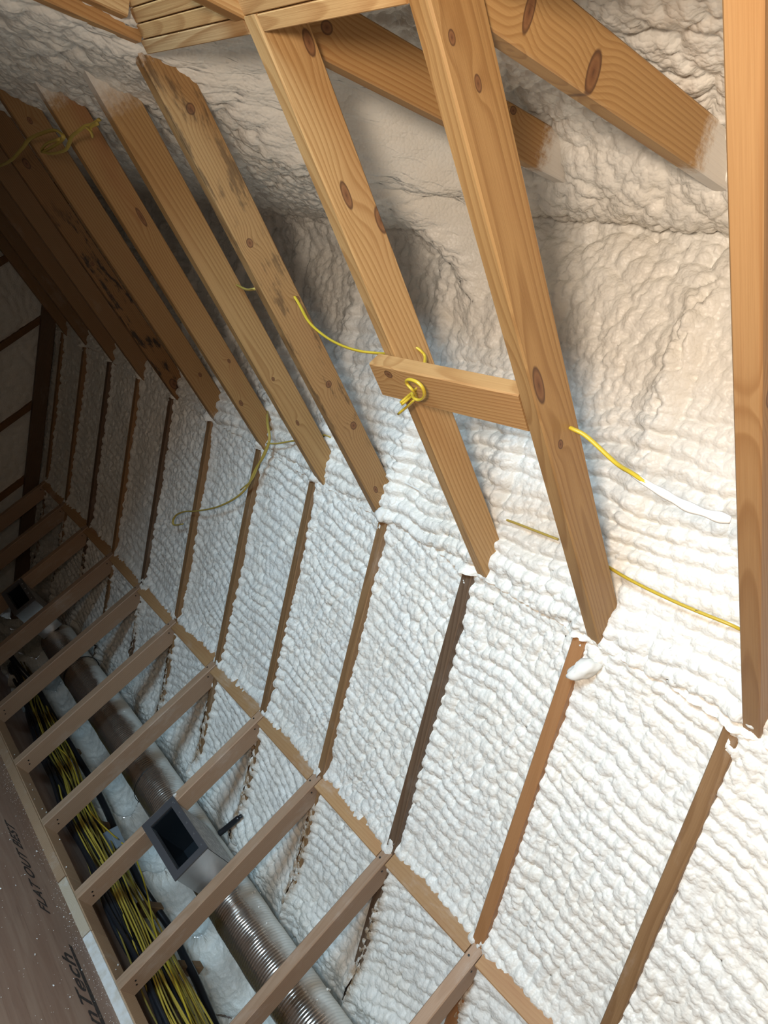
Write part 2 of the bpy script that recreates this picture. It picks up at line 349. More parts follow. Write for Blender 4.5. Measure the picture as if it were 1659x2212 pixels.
# ------------------------------------------------------------------ the shell (setting)
def plywood_mat():
    t = NT('plywood_subfloor'); tc = t.n('ShaderNodeTexCoord').outputs['Object']
    sp = t.n('ShaderNodeSeparateXYZ'); t.put(sp.inputs[0], tc); X, Y, Z = sp.outputs
    v = t.vec(t.math('MULTIPLY', X, 6.0), t.math('MULTIPLY', Y, .9), Z)
    n = t.noise(v, 3.0, 5.0, .6, .6); n2 = t.noise(t.vec(t.math('MULTIPLY', X, 70.0), t.math('MULTIPLY', Y, 5.0), Z), 1.0, 4.0, .65)
    col = t.mix(t.mr(n, .3, .7), rgb(.37, .26, .195), rgb(.29, .185, .135))
    col = t.mix(t.mr(n2, .55, .75, 0, .55), col, rgb(.17, .10, .07))
    dm = t.noise(tc, 2.6, 3.0); col = t.mix(t.mr(dm, .5, .75, 0, .35), col, rgb(.27, .19, .15))
    t.bump(n2, .3, .002); t.b.inputs['Specular IOR Level'].default_value = .3
    return t.set(Base_Color=col, Roughness=.6)
PLY = plywood_mat()
FZ = -0.022
floor = empty('floor', (0, 0, FZ), kind='structure')
def child_box(name, parent, x0, x1, y0, y1, z0, z1, mat, b=0.0):
    me = boxmesh(name, x0, x1, y0, y1, z0, z1, b); o = link(name, me, mat)
    cx, cy, cz = (x0 + x1) / 2, (y0 + y1) / 2, (z0 + z1) / 2
    for v in me.vertices: v.co -= Vector((cx, cy, cz))
    if parent is not None:
        o.parent = parent; o.location = Vector((cx, cy, cz)) - parent.location
    else: o.location = (cx, cy, cz)
    return o
ys = [-1.62, 0.30, 2.74, YEND + .05]
for i in range(3):                                     # sheets of subfloor, 3 mm apart
    for (xa, xb) in ((-4.3, -1.262), (-1.259, -.001 + .001), (0.003, 1.05)):
        child_box('plywood_sheet', floor, xa, xb, ys[i] + .0015, ys[i + 1] - .0015, FZ - .018, FZ, PLY)

ceiling = empty('ceiling', (0, 0, ZC), kind='structure')   # roof: deck, foam, ridge
def foam_part(P, name='foam_panel', flip=False, attr=None, parent=ceiling):
    o = link(name, gridmesh(name, P - np.array(parent.location, dtype=np.float32), flip, attr), FOAM, parent)
    return o
# roof decks behind the foam
def slab(name, pts, y0, y1, th, mat, parent):
    (xa, za), (xb, zb) = pts; d = Vector((xb - xa, 0, zb - za)).normalized(); n = Vector((-d.z, 0, d.x)) * th
    v = []
    for y in (y0, y1):
        v += [(xa, y, za), (xb, y, zb), (xb + n.x, y, zb + n.z), (xa + n.x, y, za + n.z)]
    f = [(0, 1, 2, 3), (7, 6, 5, 4), (0, 4, 5, 1), (1, 5, 6, 2), (2, 6, 7, 3), (3, 7, 4, 0)]
    o = link(name, pydata(name, [Vector(p) - parent.location for p in v], f), mat, parent); return o
NX, NZ = ST * .16, CT * .16
slab('roof_deck', [(1.06 + NX, HK - 1.06 * math.tan(TH) + NZ), (-1.47 + NX, HK + 1.47 * math.tan(TH) + NZ)], -1.62, YEND + .05, -.012, SH, ceiling)
slab('roof_deck', [(-3.4, ZC - 1.26 * math.tan(OA) + .23), (-1.36, ZC + .78 * math.tan(OA) + .23)], 1.22, YEND + .05, .012, SH, ceiling)
slab('roof_deck', [(-2.12, ZC + .02 * math.tan(OA) + .24), (-1.36, ZC + .78 * math.tan(OA) + .23)], -1.62, 1.215, .012, SH, ceiling)

def yspace(a, b, near, far):
    """sample positions along Y, finer near the camera end"""
    out = [a]
    while out[-1] < b:
        t = min(max((out[-1] - .6) / 3.4, 0), 1); out.append(out[-1] + near + (far - near) * t)
    out[-1] = b
    return np.array(out, np.float32)

# y of the far (+Y) face of each rafter at the knee wall and at the ceiling
RY0 = {k: k * S for k in range(-1, 12)}; RY1 = dict(RY0)
RY0.update({0: .018, 1: .414, 2: .808, 3: 1.219, 4: 1.629, 5: 2.03})
RY1.update({0: .034, 1: .434, 2: .830, 3: 1.224, 4: 1.630, 5: 2.018})
for k in range(6, 12): RY0[k] = RY1[k] = k * S + .004
# foam in each bay between rafters, from the blocking up to the ceiling joists
for k in range(-2, 12):
    ya = RY0[k] - .019 if k >= -1 else -1.2; yb = RY0[k + 1] - .019 if k < 11 else YEND
    d = .0042 if k < 4 else (.006 if k < 7 else .009)
    if k < -1: d = .012
    s = np.arange(-.02, 1.03, d, dtype=np.float32); n = max(int((yb - ya) / d), 8)
    f = np.linspace(0, 1, n, dtype=np.float32)
    Sg, Fg = np.meshgrid(s, f, indexing='ij')
    ya1 = RY1[k] - .019 if k >= -1 else -1.2; yb1 = RY1[k + 1] - .019 if k < 11 else YEND
    q = np.clip(Sg, 0, 1); Yg = (ya * (1 - q) + ya1 * q) * (1 - Fg) + (yb * (1 - q) + yb1 * q) * Fg
    h = foam_h(Sg, Yg, 1.0 if k < 5 else .7, 0.0, slant=-.17 + .13 * math.sin(k * 2.1), seed=(k * 3) % 7, cell=.024)
    edge = np.minimum(Yg - (ya), yb - Yg)
    base = .033 + .004 * math.sin(k * 1.7) - .010 * sstep(.86, 1.0, Sg) - .008 * sstep(.07, .02, edge) - .016 * sstep(.07, .0, Sg)
    off = base - h
    P = np.stack([-Sg * CT + off * ST, Yg, HK + Sg * ST + off * CT], -1)
    foam_part(P, flip=True)

# foam above the ceiling joists: up the near slope, round the ridge, down behind the far slope
def resample(pts, n):
    p = np.array(pts, float)
    for _ in range(2):                                     # corner cutting
        q = [p[0]]
        for a, b in zip(p[:-1], p[1:]): q += [a * .75 + b * .25, a * .25 + b * .75]
        q.append(p[-1]); p = np.array(q)
    L = np.r_[0, np.cumsum(np.hypot(*np.diff(p, axis=0).T))]; t = np.linspace(0, L[-1], n)
    return np.stack([np.interp(t, L, p[:, 0]), np.interp(t, L, p[:, 1])], -1).astype(np.float32), t.astype(np.float32)
def sl(s, off): return (-s * CT + off * ST, HK + s * ST + off * CT)
def ol(x, off): return (x - off * math.sin(OA), ZC + (x - HX) * math.tan(OA) + off * math.cos(OA))   # far slope, off outward
N = 520
pa = [sl(1.0, .024), sl(1.06, .012), sl(1.15, .03), sl(1.5, .036), sl(1.72, .04), sl(1.86, .06), (-1.385, 2.40), (-1.42, 2.335), (-1.48, 2.275), (-1.57, 2.26), (-1.66, 2.265), (-1.76, 2.22), ol(-1.86, .16), ol(-2.0, .17), ol(-2.08, .17), ol(-2.16, .17)]
pb = [sl(1.0, .024), sl(1.06, .012), sl(1.15, .03), sl(1.5, .036), sl(1.70, .04), sl(1.80, .045), (-1.38, 2.24), (-1.46, 2.16), (-1.56, 2.06), (-1.66, 1.975), (-1.76, 1.89), (-1.84, 1.82), ol(-1.96, -.035), ol(-2.06, -.01), ol(-2.2, .014), ol(-2.9, .014)]
A_, tA = resample(pa, N); B_, tB = resample(pb, N)
Yv = yspace(-1.2, YEND, .0052, .012)
wB = sstep(1.0, 1.30, Yv + .10 * (vnoise(Yv, Yv * 0, .2, 1) - .5))[None, :, None]
Pth = A_[:, None, :] * (1 - wB) + B_[:, None, :] * wB
dT = np.gradient(Pth, axis=0); dT /= np.linalg.norm(dT, axis=2, keepdims=True)
nrm = np.stack([-dT[..., 1], dT[..., 0]], -1)             # path goes up and inward: room is to its left/below
tt = (tA[:, None] * (1 - wB[..., 0]) + tB[:, None] * wB[..., 0]); YY = np.broadcast_to(Yv[None, :], tt.shape)
sw = tt + 1.0
bigm = sstep(1.55, 1.85, sw) * .95 + .18
rows = 1.5 * (1 - sstep(1.5, 1.75, sw)) + .15
h = foam_h(sw, YY, rows, bigm, slant=.10, seed=2, fine=1.1 - .35 * sstep(1.6, 1.85, sw), cell=.027)
h *= 1 - .10 * wB[..., 0] * sstep(1.75, 1.95, sw)
for k in range(-1, 11):                                    # buried rafters show as lumpy ridges with a seam
    c = RY1[k] - .02 + .025 * (vnoise(sw, sw * 0, .18, k & 3) - .5); dy = YY - c
    m = 1 - sstep(1.75, 1.9, sw)
    h += m * (.016 * np.exp(-(dy / .035) ** 2) * (.5 + puff(sw, YY, .04, k & 3)) - .010 * np.exp(-((dy + .045) / .008) ** 2))
m = np.exp(-((YY - .425 - .04 * (1.75 - sw)) / .035) ** 2) * sstep(1.50, 1.6, sw) * sstep(1.95, 1.85, sw)
h += m * .030 * puff(sw * .6, YY, .034, 3)                 # the fat rope of foam above the second joist
# end of every joist: collar of foam
sgn = -1.0
off3 = np.stack([Pth[..., 0] + sgn * -nrm[..., 0] * 0, Pth[..., 1]], -1)
PX = Pth[..., 0] + nrm[..., 0] * h; PZ = Pth[..., 1] + nrm[..., 1] * h
foam_part(np.stack([PX, YY, PZ], -1), 'foam_ridge', flip=True)

# foam behind the knee wall: down the slope to the eave, curling onto the deck
pl_ = [sl(-.02, .03), sl(-.2, .022), sl(-.6, .022), sl(-.95, .03), sl(-1.08, .02), (.835, .10), (.79, .045), (.70, .012), (.56, -.004), (.46, -.03)]
L_, tL = resample(pl_, 330)
for k in range(-2, 12):
    ya = RY0[k] - .019 if k >= -1 else -1.2; yb = RY0[k + 1] - .019 if k < 11 else YEND
    d = .0048 if k < 4 else .008
    n = max(int((yb - ya) / d), 8); f = np.linspace(0, 1, n, dtype=np.float32); y = ya + (yb - ya) * f
    Pl = np.broadcast_to(L_[:, None, :], (len(L_), n, 2)); dT = np.gradient(L_, axis=0); dT /= np.linalg.norm(dT, axis=1, keepdims=True)
    nr = np.stack([dT[:, 1], -dT[:, 0]], -1)[:, None, :]
    T, Y2 = np.meshgrid(tL, y, indexing='ij'); s2 = -T
    low = sstep(.85, 1.05, T)
    h = foam_h(s2, Y2, .9 * (1 - low), .12 + .5 * low, slant=.5 * math.sin(k * 1.3 + .4), seed=(k + 5) % 7, fine=1 - .5 * low)
    de = np.minimum(Y2 - ya, yb - Y2)
    ridge = np.exp(-(de / .026) ** 2)
    fade = sstep(.52, .66, T + .16 * (vnoise(s2, Y2 * 0 + ya, .09, k & 3) - .5))
    h += ridge * (.010 + .022 * fade + .012 * vnoise(s2, Y2, .05, 1))
    h += .036 * np.exp(-((T - .54) / .08) ** 2) * (.5 + .7 * vnoise(s2 * 0, Y2, .13, 2)) * (1 - .5 * ridge)
    attr = np.clip(ridge * 1.3 - .2, 0, 1) * (1 - .85 * fade) * sstep(.05, .14, T)
    foam_part(np.stack([Pl[..., 0] + nr[..., 0] * h, Y2, Pl[..., 1] + nr[..., 1] * h], -1), flip=True, attr=attr)

# gable end
wall_back = empty('wall_back', (-1.43, YEND, 0), kind='structure')
child_box('sheathing', wall_back, -4.3, 1.1, YEND + .09, YEND + .10, FZ, 2.7, SH)
xs = np.arange(-3.1, .9, .012, dtype=np.float32); zs = np.arange(FZ, 2.45, .012, dtype=np.float32)
Xg, Zg = np.meshgrid(xs, zs, indexing='ij')
foam_part(np.stack([Xg, YEND + .035 - foam_h(Zg, Xg, .6, .1, seed=4), Zg], -1), parent=wall_back, flip=True)
for i, x in enumerate((-.02, -.40, -.81, -1.21, -1.62, -2.03, -2.44)):
    ztop = min(HK - x * math.tan(TH), 2.3) - .02
    o = child_box('stud', wall_back, x - .019, x + .019, YEND, YEND + .088, FZ, ztop, W_DARK, .002)
lumber('sloped_plate', SP(-1.1, YEND - .019, .0), SP(1.9, YEND - .019, .0), .038, .089, (-ST, 0, -CT), W_GREY, wall_back)

# far side of the room: knee wall beyond the dormer, dormer cheeks, dormer window wall (behind the photographer)
wall_left = empty('wall_left', (-2.95, 3.0, 0), kind='structure')
xs = np.arange(1.215, YEND, .02, dtype=np.float32); zs = np.arange(FZ, 1.02, .02, dtype=np.float32)
Yg, Zg = np.meshgrid(xs, zs, indexing='ij')
foam_part(np.stack([-2.93 + foam_h(Zg, Yg, 1.0, .1, seed=3) * .8, Yg, Zg], -1), parent=wall_left)
child_box('sheathing', wall_left, -3.02, -3.0, 1.2, YEND + .09, FZ, 1.1, SH)
child_box('dormer_cheek', wall_left, -4.3, -2.46, 1.20, 1.218, FZ, 2.3, SH)  # unseen; run full height into the room to shade the far end
child_box('dormer_cheek', wall_left, -4.3, -2.26, -1.30, -1.28, FZ, 2.3, SH)
child_box('dormer_ceiling', wall_left, -4.3, -2.0, -1.30, 1.218, 2.30, 2.315, SH)
wx = -4.22
for (y0, y1, z0, z1) in ((-1.3, WIN[1] - .52, FZ, 2.3), (WIN[1] + .52, 1.2, FZ, 2.3), (WIN[1] - .52, WIN[1] + .52, FZ, WIN[2] - .42), (WIN[1] - .52, WIN[1] + .52, WIN[2] + .42, 2.3)):
    child_box('dormer_front', wall_left, wx - .1, wx, y0, y1, z0, z1, SH)
win = empty('window_1', (wx - .04, WIN[1], WIN[2]), kind='structure')
VIN = plain('white_vinyl', (.8, .8, .78), .35)
def glass():
    t = NT('window_glass'); t.b.inputs['Transmission Weight'].default_value = 1.0
    return t.set(Base_Color=rgb(.95, 1, .98), Roughness=.0, IOR=1.45)
for (a, b, c, d) in ((-.52, .52, -.42, -.37), (-.52, .52, .37, .42), (-.52, -.47, -.37, .37), (.47, .52, -.37, .37), (-.47, .47, -.02, .02)):
    child_box('window_frame', win, wx - .07, wx - .02, WIN[1] + a, WIN[1] + b, WIN[2] + c, WIN[2] + d, VIN)
child_box('pane', win, wx - .047, wx - .043, WIN[1] - .47, WIN[1] + .47, WIN[2] - .37, WIN[2] + .37, glass())
wall_front = empty('wall_front', (-1.43, -1.62, 0), kind='structure')
child_box('sheathing', wall_front, -4.3, 1.1, -1.64, -1.62, FZ, 2.7, SH)

# ------------------------------------------------------------------ timbers
ORD = ['first', 'second', 'third', 'fourth', 'fifth', 'sixth', 'seventh', 'eighth', 'ninth', 'tenth', 'eleventh', 'twelfth']
NAIL = plain('nail_steel', (.05, .045, .04), .5, .8)
nail_me = pydata('nail', [(.0035 * math.cos(a * math.pi / 4), .0035 * math.sin(a * math.pi / 4), z) for z in (0, .0012) for a in range(8)],
                 [tuple(range(8))[::-1], tuple(range(8, 16))] + [(i, (i + 1) % 8, 8 + (i + 1) % 8, 8 + i) for i in range(8)])
nail_me.materials.append(NAIL)
def nail(parent, loc, direction):
    o = link('nail', nail_me, None, parent)
    o.matrix_parent_inverse = Matrix.Identity(4)
    m = Vector(direction).to_track_quat('Z', 'Y').to_matrix().to_4x4(); m.translation = loc
    o.matrix_world = m if parent is None else m
    o.matrix_local = parent.matrix_world.inverted() @ m
    return o

knots_r = []
RL = {-1: None}
raft_lab = {
 0: 'brown pine rafter edge at the lower right corner of the foam wall', 1: 'orange-brown smooth rafter edge with a ball of foam near its top',
 2: 'dark grey-brown weathered rafter edge below the joist carrying the yellow loop', 3: 'rafter edge with a white foam blob on top, below the stained joist'}
for k in range(-1, 12):
    mat = {1: wood('rafter_orange', (.40, .19, .075), (.32, .135, .045), 12, grain=.45, freq=120), 2: W_GREY, 7: W_GREY, 9: W_GREY}.get(k, W_RAFT)
    A0 = SP(-1.20, RY0[k] - .019 - 1.2 * (RY1[k] - RY0[k]) * 0); B0 = SP(1.0, RY1[k] - .019)
    A0 = B0 + (SP(0, RY0[k] - .019) - B0) * 2.2 / 1.0 if False else A0
    o = lumber('roof_rafter', A0, B0, .038, .120, (ST, 0, CT), mat, cut1=0.0)
    tag(o, raft_lab.get(k, 'rafter edge between foam bays, %s from the near end of the sloped foam wall' % ORD[k]) if k >= 0 else 'rafter edge just beyond the right side of the photo', 'rafter', 'rafters in the sloped foam wall')
    # knee wall stud, top cut to the slope
    yk = k * S + .010 - .019
    o = lumber('knee_wall_stud', (0, yk, 0.016), (0, yk, HK), .038, .089, (1, 0, 0), W_STUD, cut1=-math.tan(TH))
    lab = {1: 'nearest knee wall stud, cut off by the bottom edge of the photo', 2: 'second knee wall stud from the bottom edge, crossing the ribbed silver duct',
           3: 'knee wall stud just right of the near metal register boot', 4: 'knee wall stud touching the left side of the near metal register boot',
           5: 'first knee wall stud past the near register boot, foot on the plate', 6: 'second knee wall stud past the near register boot, foot at the left edge',
           7: 'third knee wall stud past the near register boot, cut by the left edge', 8: 'knee wall stud just in front of the far register boot',
           9: 'knee wall stud right behind the far register boot', 10: 'dim knee wall stud second from the gable end', 11: 'dim knee wall stud next to the gable end'}.get(k, 'knee wall stud below the bottom edge of the photo')
    tag(o, lab, 'stud', 'studs of the low knee wall')
    if k >= 1:
        bpy.context.view_layer.update()
        for (x, z) in ((.0, HK - .035), ): nail(o, (-.0, yk + .006, z), (-1, 0, 0))
        nail(o, (.022, yk - .0192, HK - .06), (0, -1, 0)); nail(o, (.05, yk - .0192, .05), (0, -1, 0)); nail(o, (.03, yk - .0192, .06), (0, -1, 0))
# blocking between the rafters on top of the knee wall
for k in range(-1, 11):
    y0 = k * S + .012; y1 = (k + 1) * S - .03
    o = lumber('blocking', (0.004, y0 + .001, .883 + random.uniform(-.003, .003)), (0.004, y1 - .001, .883 + random.uniform(-.003, .003)), .038, .075, (0, 0, 1), W_BLOCK)
    o.location.x += .019
    tag(o, ('pine block between rafters above the knee wall, %s from the near end' % ORD[k]) if k >= 0 else 'pine block below the bottom edge of the photo', 'blocking', 'blocks on top of the knee wall')

# ceiling joists: y of far (+Y) face
JY = {-1: -.41, 0: 0.0, 1: .397, 2: .780, 3: 1.257, 4: 1.588, 5: 1.991, 6: 2.405, 7: 2.812, 8: 8 * S - .036, 9: 9 * S - .036, 10: 10 * S - .036, 11: 11 * S - .036}
OR1, OR2 = (.58, .35, .145), (.35, .17, .052)
jm = {
 0: wood('joist_wood_0', (.40, .22, .088), (.27, .125, .04), 20, [(.986, .020, .018, .010), (.70, .03, .03, .005), (.316, .05, .03, .006)], tilt=(.003, .012), freq=120, pith=(.0, -.05), spray=[(.035, .09)]),
 1: wood('joist_wood_1', (.49, .28, .105), (.30, .145, .045), 21, [(.886, .017, .042, .012), (.733, .033, .011, .007), (1.43, .02, .010, .006), (1.366, .044, .012, .006)], pith=(.004, .045), tilt=(.02, .014), freq=125, spray=[(.03, .08)]),
 2: wood('joist_wood_2', OR1, OR2, 22, [(1.433, .074, .022, .010), (1.197, .034, .028, .009), (1.12, .085, .03, .012)], pith=(.012, .03), tilt=(.022, .03), freq=105, spray=[(.03, .09)]),
 3: wood('joist_wood_3', (.46, .265, .105), (.28, .135, .045), 23, [(1.354, .048, .013, .011), (1.052, .029, .012, .009), (.862, .076, .012, .008), (.605, .048, .011, .010), (.439, .060, .014, .011), (.19, .03, .014, .007)], tilt=(.01, .02), freq=130, stain=.55, stain_range=(.35, 1.6), spray=[(.03, .10), (1.50, 1.46)]),
 4: wood('joist_wood_4', (.54, .32, .125), (.32, .155, .05), 24, [(.539, .031, .008, .006), (.353, .03, .012, .006)], pith=(.006, .05), tilt=(.015, .045), freq=120, spray=[(.03, .08), (1.46, 1.34)]),
 5: wood('joist_wood_5', (.52, .305, .115), (.33, .15, .048), 25, [(1.04, .06, .035, .008), (.315, .018, .014, .008), (.479, .063, .010, .006)], tilt=(.01, .012), freq=130, spray=[(.03, .08), (1.46, 1.38)], red=.6),
 6: wood('joist_wood_6', (.44, .255, .10), (.31, .135, .04), 26, [(.304, .054, .012, .008), (1.352, .036, .012, .007)], freq=110, tilt=(.006, .01), spray=[(.03, .14)]),
 7: wood('joist_wood_7', (.36, .185, .065), (.20, .085, .028), 27, [(1.198, .04, .02, .011), (.782, .033, .010, .008), (.631, .02, .012, .009), (.15, .03, .03, .018)], stain=.95, stain_range=(-.05, 1.0), spray=[(.03, .07)]),
}
jl = {
 -1: 'pine ceiling joist past the right edge of the photo',
 0: 'thick dark-faced ceiling joist down the right edge of the photo, with a curled knot',
 1: 'ceiling joist crossing the upper middle, with long dark knot above the yellow cable',
 2: 'bright orange ceiling joist with bold wavy grain and oval knot, carrying the yellow cable loop',
 3: 'stained ceiling joist with rows of knots where a yellow cable comes out of a hole',
 4: 'clear-grained ceiling joist with pale arched figure, next left of the stained knotty one',
 5: 'ceiling joist with a thin red streak and knots, a cable hanging at its lower end',
 6: 'plain wide ceiling joist with one small knot near its lower foam end',
 7: 'ceiling joist with black mould stains along its face',
 8: 'shadowed brown ceiling joist just beyond the mould-stained one',
 9: 'dark ceiling joist, second beyond the mould-stained one', 10: 'dark ceiling joist, third beyond the mould-stained one', 11: 'last dark ceiling joist next to the gable end'}
for k in range(-1, 12):
    xa = -.640; xb = -2.143 if k <= 2 else -2.30
    o = lumber('ceiling_joist', (xa, JY[k] - .019, ZC), (xb, JY[k] - .019, ZC), .038, .089, (0, 0, 1), jm.get(k, W_RAFT if k >= 8 else jm[1]), cut0=1 / math.tan(TH), cut1=(0 if k <= 2 else -.0))
    if k == 1:                                             # slight sweep of the real board
        pass
    tag(o, jl[k], 'joist', 'joists overhead')

# far-slope rafters above the ceiling (2x4, exposed near the dormer) and below it
def oP(t, y, off=0.0): return Vector((HX + t * math.cos(OA) - off * math.sin(OA), y, ZC + t * math.sin(OA) + off * math.cos(OA)))
oup = (-math.sin(OA), 0, math.cos(OA))
om = {0: W_PALE, 1: wood('far_rafter_1', (.54, .32, .125), (.35, .17, .052), 31, [(.293, .045, .010, .030), (.457, .03, .016, .032)], freq=110, tilt=(.01, .012), spray=[(.86, .79)]),
      2: wood('far_rafter_2', (.50, .29, .11), (.34, .145, .04), 32, [(.248, .046, .013, .011), (.736, .080, .010, .008)], freq=110, tilt=(.012, .02), spray=[(.90, .84)])}
for k, lab in ((0, 'far-slope rafter above the thick right-hand joist'), (1, 'upper right far-slope rafter with two long brown knots running into lumpy foam'), (2, 'far-slope rafter with one black round knot, crossing behind the middle joist')):
    y = k * S - .019
    o = lumber('far_slope_rafter', oP(-.10, y), oP(.92, y), .038, .092, oup, om[k])
    tag(o, lab, 'rafter', 'rafters of the far slope')
for k in range(3, 11):
    y = k * S - .019
    o = lumber('far_slope_rafter', oP(-1.05, y), oP(.0, y), .038, .10, oup, W_PALE if k == 3 else W_RAFT)
    tag(o, {3: 'pale far-slope rafter ending at the corner of the header, top left', 4: 'far-slope rafter edge half buried in foam at the left edge, above the tangled cable'}.get(k, 'dim far-slope rafter out of frame to the left, %s past the header' % ORD[k - 3]), 'rafter', 'rafters of the far slope')
# second trimmer rafter doubled on the dormer side
o = lumber('trimmer_rafter', oP(-.98, 3 * S - .060, .022), oP(-.045, 3 * S - .060, .022), .036, .10, oup, W_PALE)
tag(o, 'pale trimmer rafter doubled against the dormer opening, top left', 'rafter')
o = lumber('trimmer_strip', (-2.20, 1.135, ZC + .012), (-2.55, 1.02, ZC + .012), .030, .03, (0, 0, 1), W_PALE)
tag(o, 'short pale strip crossing above the trimmer rafter, top left corner', 'strip')
# header of the dormer: boards seen from below
for i in range(4):
    x = HX + .010 - .0262 * i
    if i == 0: spans = [(JY[2] + .004, 1.182), (JY[1] + .004, JY[2] - .042)]
    else: spans = [(-1.2, 1.170 - .004 * i)]
    for j, (y0, y1) in enumerate(spans):
        xx = x if i == 0 else x
        mt = wood('header_first', (.66, .42, .20), (.36, .16, .05), 41, freq=70, tilt=(.06, .01), pith=(.02, -.012)) if (i, j) == (0, 0) else W_PALE
        o = lumber('header_board', (xx, y1, ZC + .001), (xx, y0, ZC + .001), .0245, .13, (0, 0, 1), mt, b=.0015)
        lab = ['short front header board with swirling grain, between two joists at the top', 'second header board from the front, its underside lying across the bright orange joist', 'third header board from the front, at the top edge', 'rearmost header board in the top left corner'][i]
        if (i, j) == (0, 1): lab = 'short front header board above the top edge of the photo'
        tag(o, lab, 'header board', 'boards of the dormer header')
# flat brace between two joists
mb = wood('brace_wood', (.58, .32, .12), (.38, .17, .05), 44, [(.335, .07, .012, .010)], freq=120, tilt=(.01, .02))
o = lumber('brace', (-1.414, .402, ZC + .020), (-1.414, .784, ZC - .024), .038, .089, (-1, 0, 0), mb)
bpy.context.view_layer.update()
tag(o, 'short flat brace board nailed between two ceiling joists', 'brace')

# bottom plate of the knee wall: lengths with open joints
WP = NT('painted_plate'); tcp = WP.n('ShaderNodeTexCoord').outputs['Object']
npl = WP.noise(tcp, 30.0, 4.0, .6)
WPm = WP.set(Base_Color=WP.mix(WP.mr(npl, .35, .75), rgb(.74, .72, .68), rgb(.60, .54, .45)), Roughness=.6)
def pl_mat(name, front):
    return front
plates = [(-1.2, 1.4475, 'white', 'white oversprayed length of bottom plate at the lower left, nearest'), (1.4515, 1.7155, 'cream', 'short cream length of bottom plate between two dark joints'), (1.7215, YEND, 'tan', 'long tan length of bottom plate running back under the studs')]
CREAM = wood('plate_cream', (.62, .50, .36), (.5, .37, .24), 51, grain=.4, dust=.5)
for y0, y1, kd, lab in plates:
    e = empty('bottom_plate', (0, (y0 + y1) / 2, FZ), lab, 'plate', 'lengths of the knee wall bottom plate')
    child_box('board', e, .004, .089, y0, y1, FZ, .016, W_PLATE_T, .0)
    child_box('edge_strip', e, -.003, .004, y0, y1, FZ, .012, {'white': WPm, 'cream': CREAM, 'tan': W_PLATE_T}[kd], .0)
# ------------------------------------------------------------------ duct, register boots
def duct_mat():
    t = NT('silver_duct_film'); tc = t.n('ShaderNodeTexCoord').outputs['Object']
    sp = t.n('ShaderNodeSeparateXYZ'); t.put(sp.inputs[0], tc); X, Y, Z = sp.outputs
    nz = t.noise(tc, 22.0, 5.0, .7); big = t.noise(tc, 6.0, 2.0)
    ang = t.math('ARCTAN2', Z, X)            # 0 = outward, pi/2 = top
    d = t.math('ADD', ang, t.math('ADD', t.math('MULTIPLY', t.math('SUBTRACT', nz, .5), .55), t.math('MULTIPLY', t.math('SUBTRACT', big, .5), .8)))
    mist = t.math('MULTIPLY', t.mr(d, 2.62, 2.05), t.mr(d, -1.6, -.9))
    t.bump(t.noise(t.vec(t.math('MULTIPLY', X, 30.), t.math('MULTIPLY', Y, 160.), t.math('MULTIPLY', Z, 30.)), 1.0, 4.0, .6), .14, .003)
    t.put(t.b.inputs['Base Color'], t.mix(mist, rgb(.52, .46, .40), rgb(.62, .61, .56)))
    t.put(t.b.inputs['Metallic'], t.math('MULTIPLY', t.math('SUBTRACT', 1.0, mist), .92))
    t.put(t.b.inputs['Roughness'], t.math('MULTIPLY_ADD', mist, .55, .20))
    return t.m
DUCT = duct_mat()
DX, DZ, DR = .335, .377, .094
def duct(name, y0, y1, seed, label):
    rg = np.random.default_rng(seed); pitch = .0115; seg = 56
    n = int((y1 - y0) / pitch) * 5
    y = np.linspace(y0, y1, n); a = np.linspace(0, 2 * math.pi, seg + 1)
    Yg, Ag = np.meshgrid(y, a, indexing='ij')
    lump = (vnoise(Yg.astype(np.float32), (np.cos(Ag) * .3).astype(np.float32), .09, 1) - .5)
    fine = (vnoise(Yg.astype(np.float32), (Ag * .1).astype(np.float32), .014, 2) - .5)
    r = DR + .0020 * np.abs(np.sin(math.pi * (Yg / pitch + Ag / (2 * math.pi)))) * (1 + 1.2 * (vnoise(Yg.astype(np.float32), Ag.astype(np.float32) * .12, .05, 3) - .5)) + .0035 * lump + .0012 * fine
    cx = .004 * np.sin(Yg * 5.0); cz = .005 * np.sin(Yg * 3.1 + 1)
    P = np.stack([cx + r * np.cos(Ag), Yg - y0, cz + r * np.sin(Ag)], -1)
    o = link(name, gridmesh(name, P, flip=True), DUCT); o.location = (DX, y0, DZ)
    return tag(o, label, 'duct')
fd = duct('flex_duct', .35, 3.42, 3, 'silver flexible duct, misted grey along its top, running behind the knee wall studs')
TIE = plain('black_tie', (.012, .012, .013), .4)
for i, y in enumerate((3.03, 2.06)):
    me = tube_mesh('duct_tie', [(.0985 * math.cos(a), y - .35 + .012 * math.sin(a * 1.0), .0985 * math.sin(a)) for a in np.linspace(0, 2 * math.pi, 25)], .0025 if i == 0 else .0015, 6, 1)
    link('duct_tie', me, TIE, fd)
GALV = NT('galvanised_steel'); tg = GALV.n('ShaderNodeTexCoord').outputs['Object']
gn = GALV.noise(tg, 14.0, 4.0, .6, .8)
GALVm = GALV.set(Base_Color=GALV.mix(gn, rgb(.45, .47, .49), rgb(.66, .68, .70)), Metallic=.95, Roughness=GALV.math('MULTIPLY_ADD', gn, .3, .2))
GREYF = plain('grey_flange', (.13, .125, .13), .42, .55)
DUSTY = NT('dusty_steel'); td = DUSTY.n('ShaderNodeTexCoord').outputs['Object']
dn = DUSTY.noise(td, 45.0, 4.0, .7)
DUSTYm = DUSTY.set(Base_Color=DUSTY.mix(DUSTY.mr(dn, .4, .75), rgb(.30, .29, .28), rgb(.58, .57, .54)), Metallic=.25, Roughness=.65)
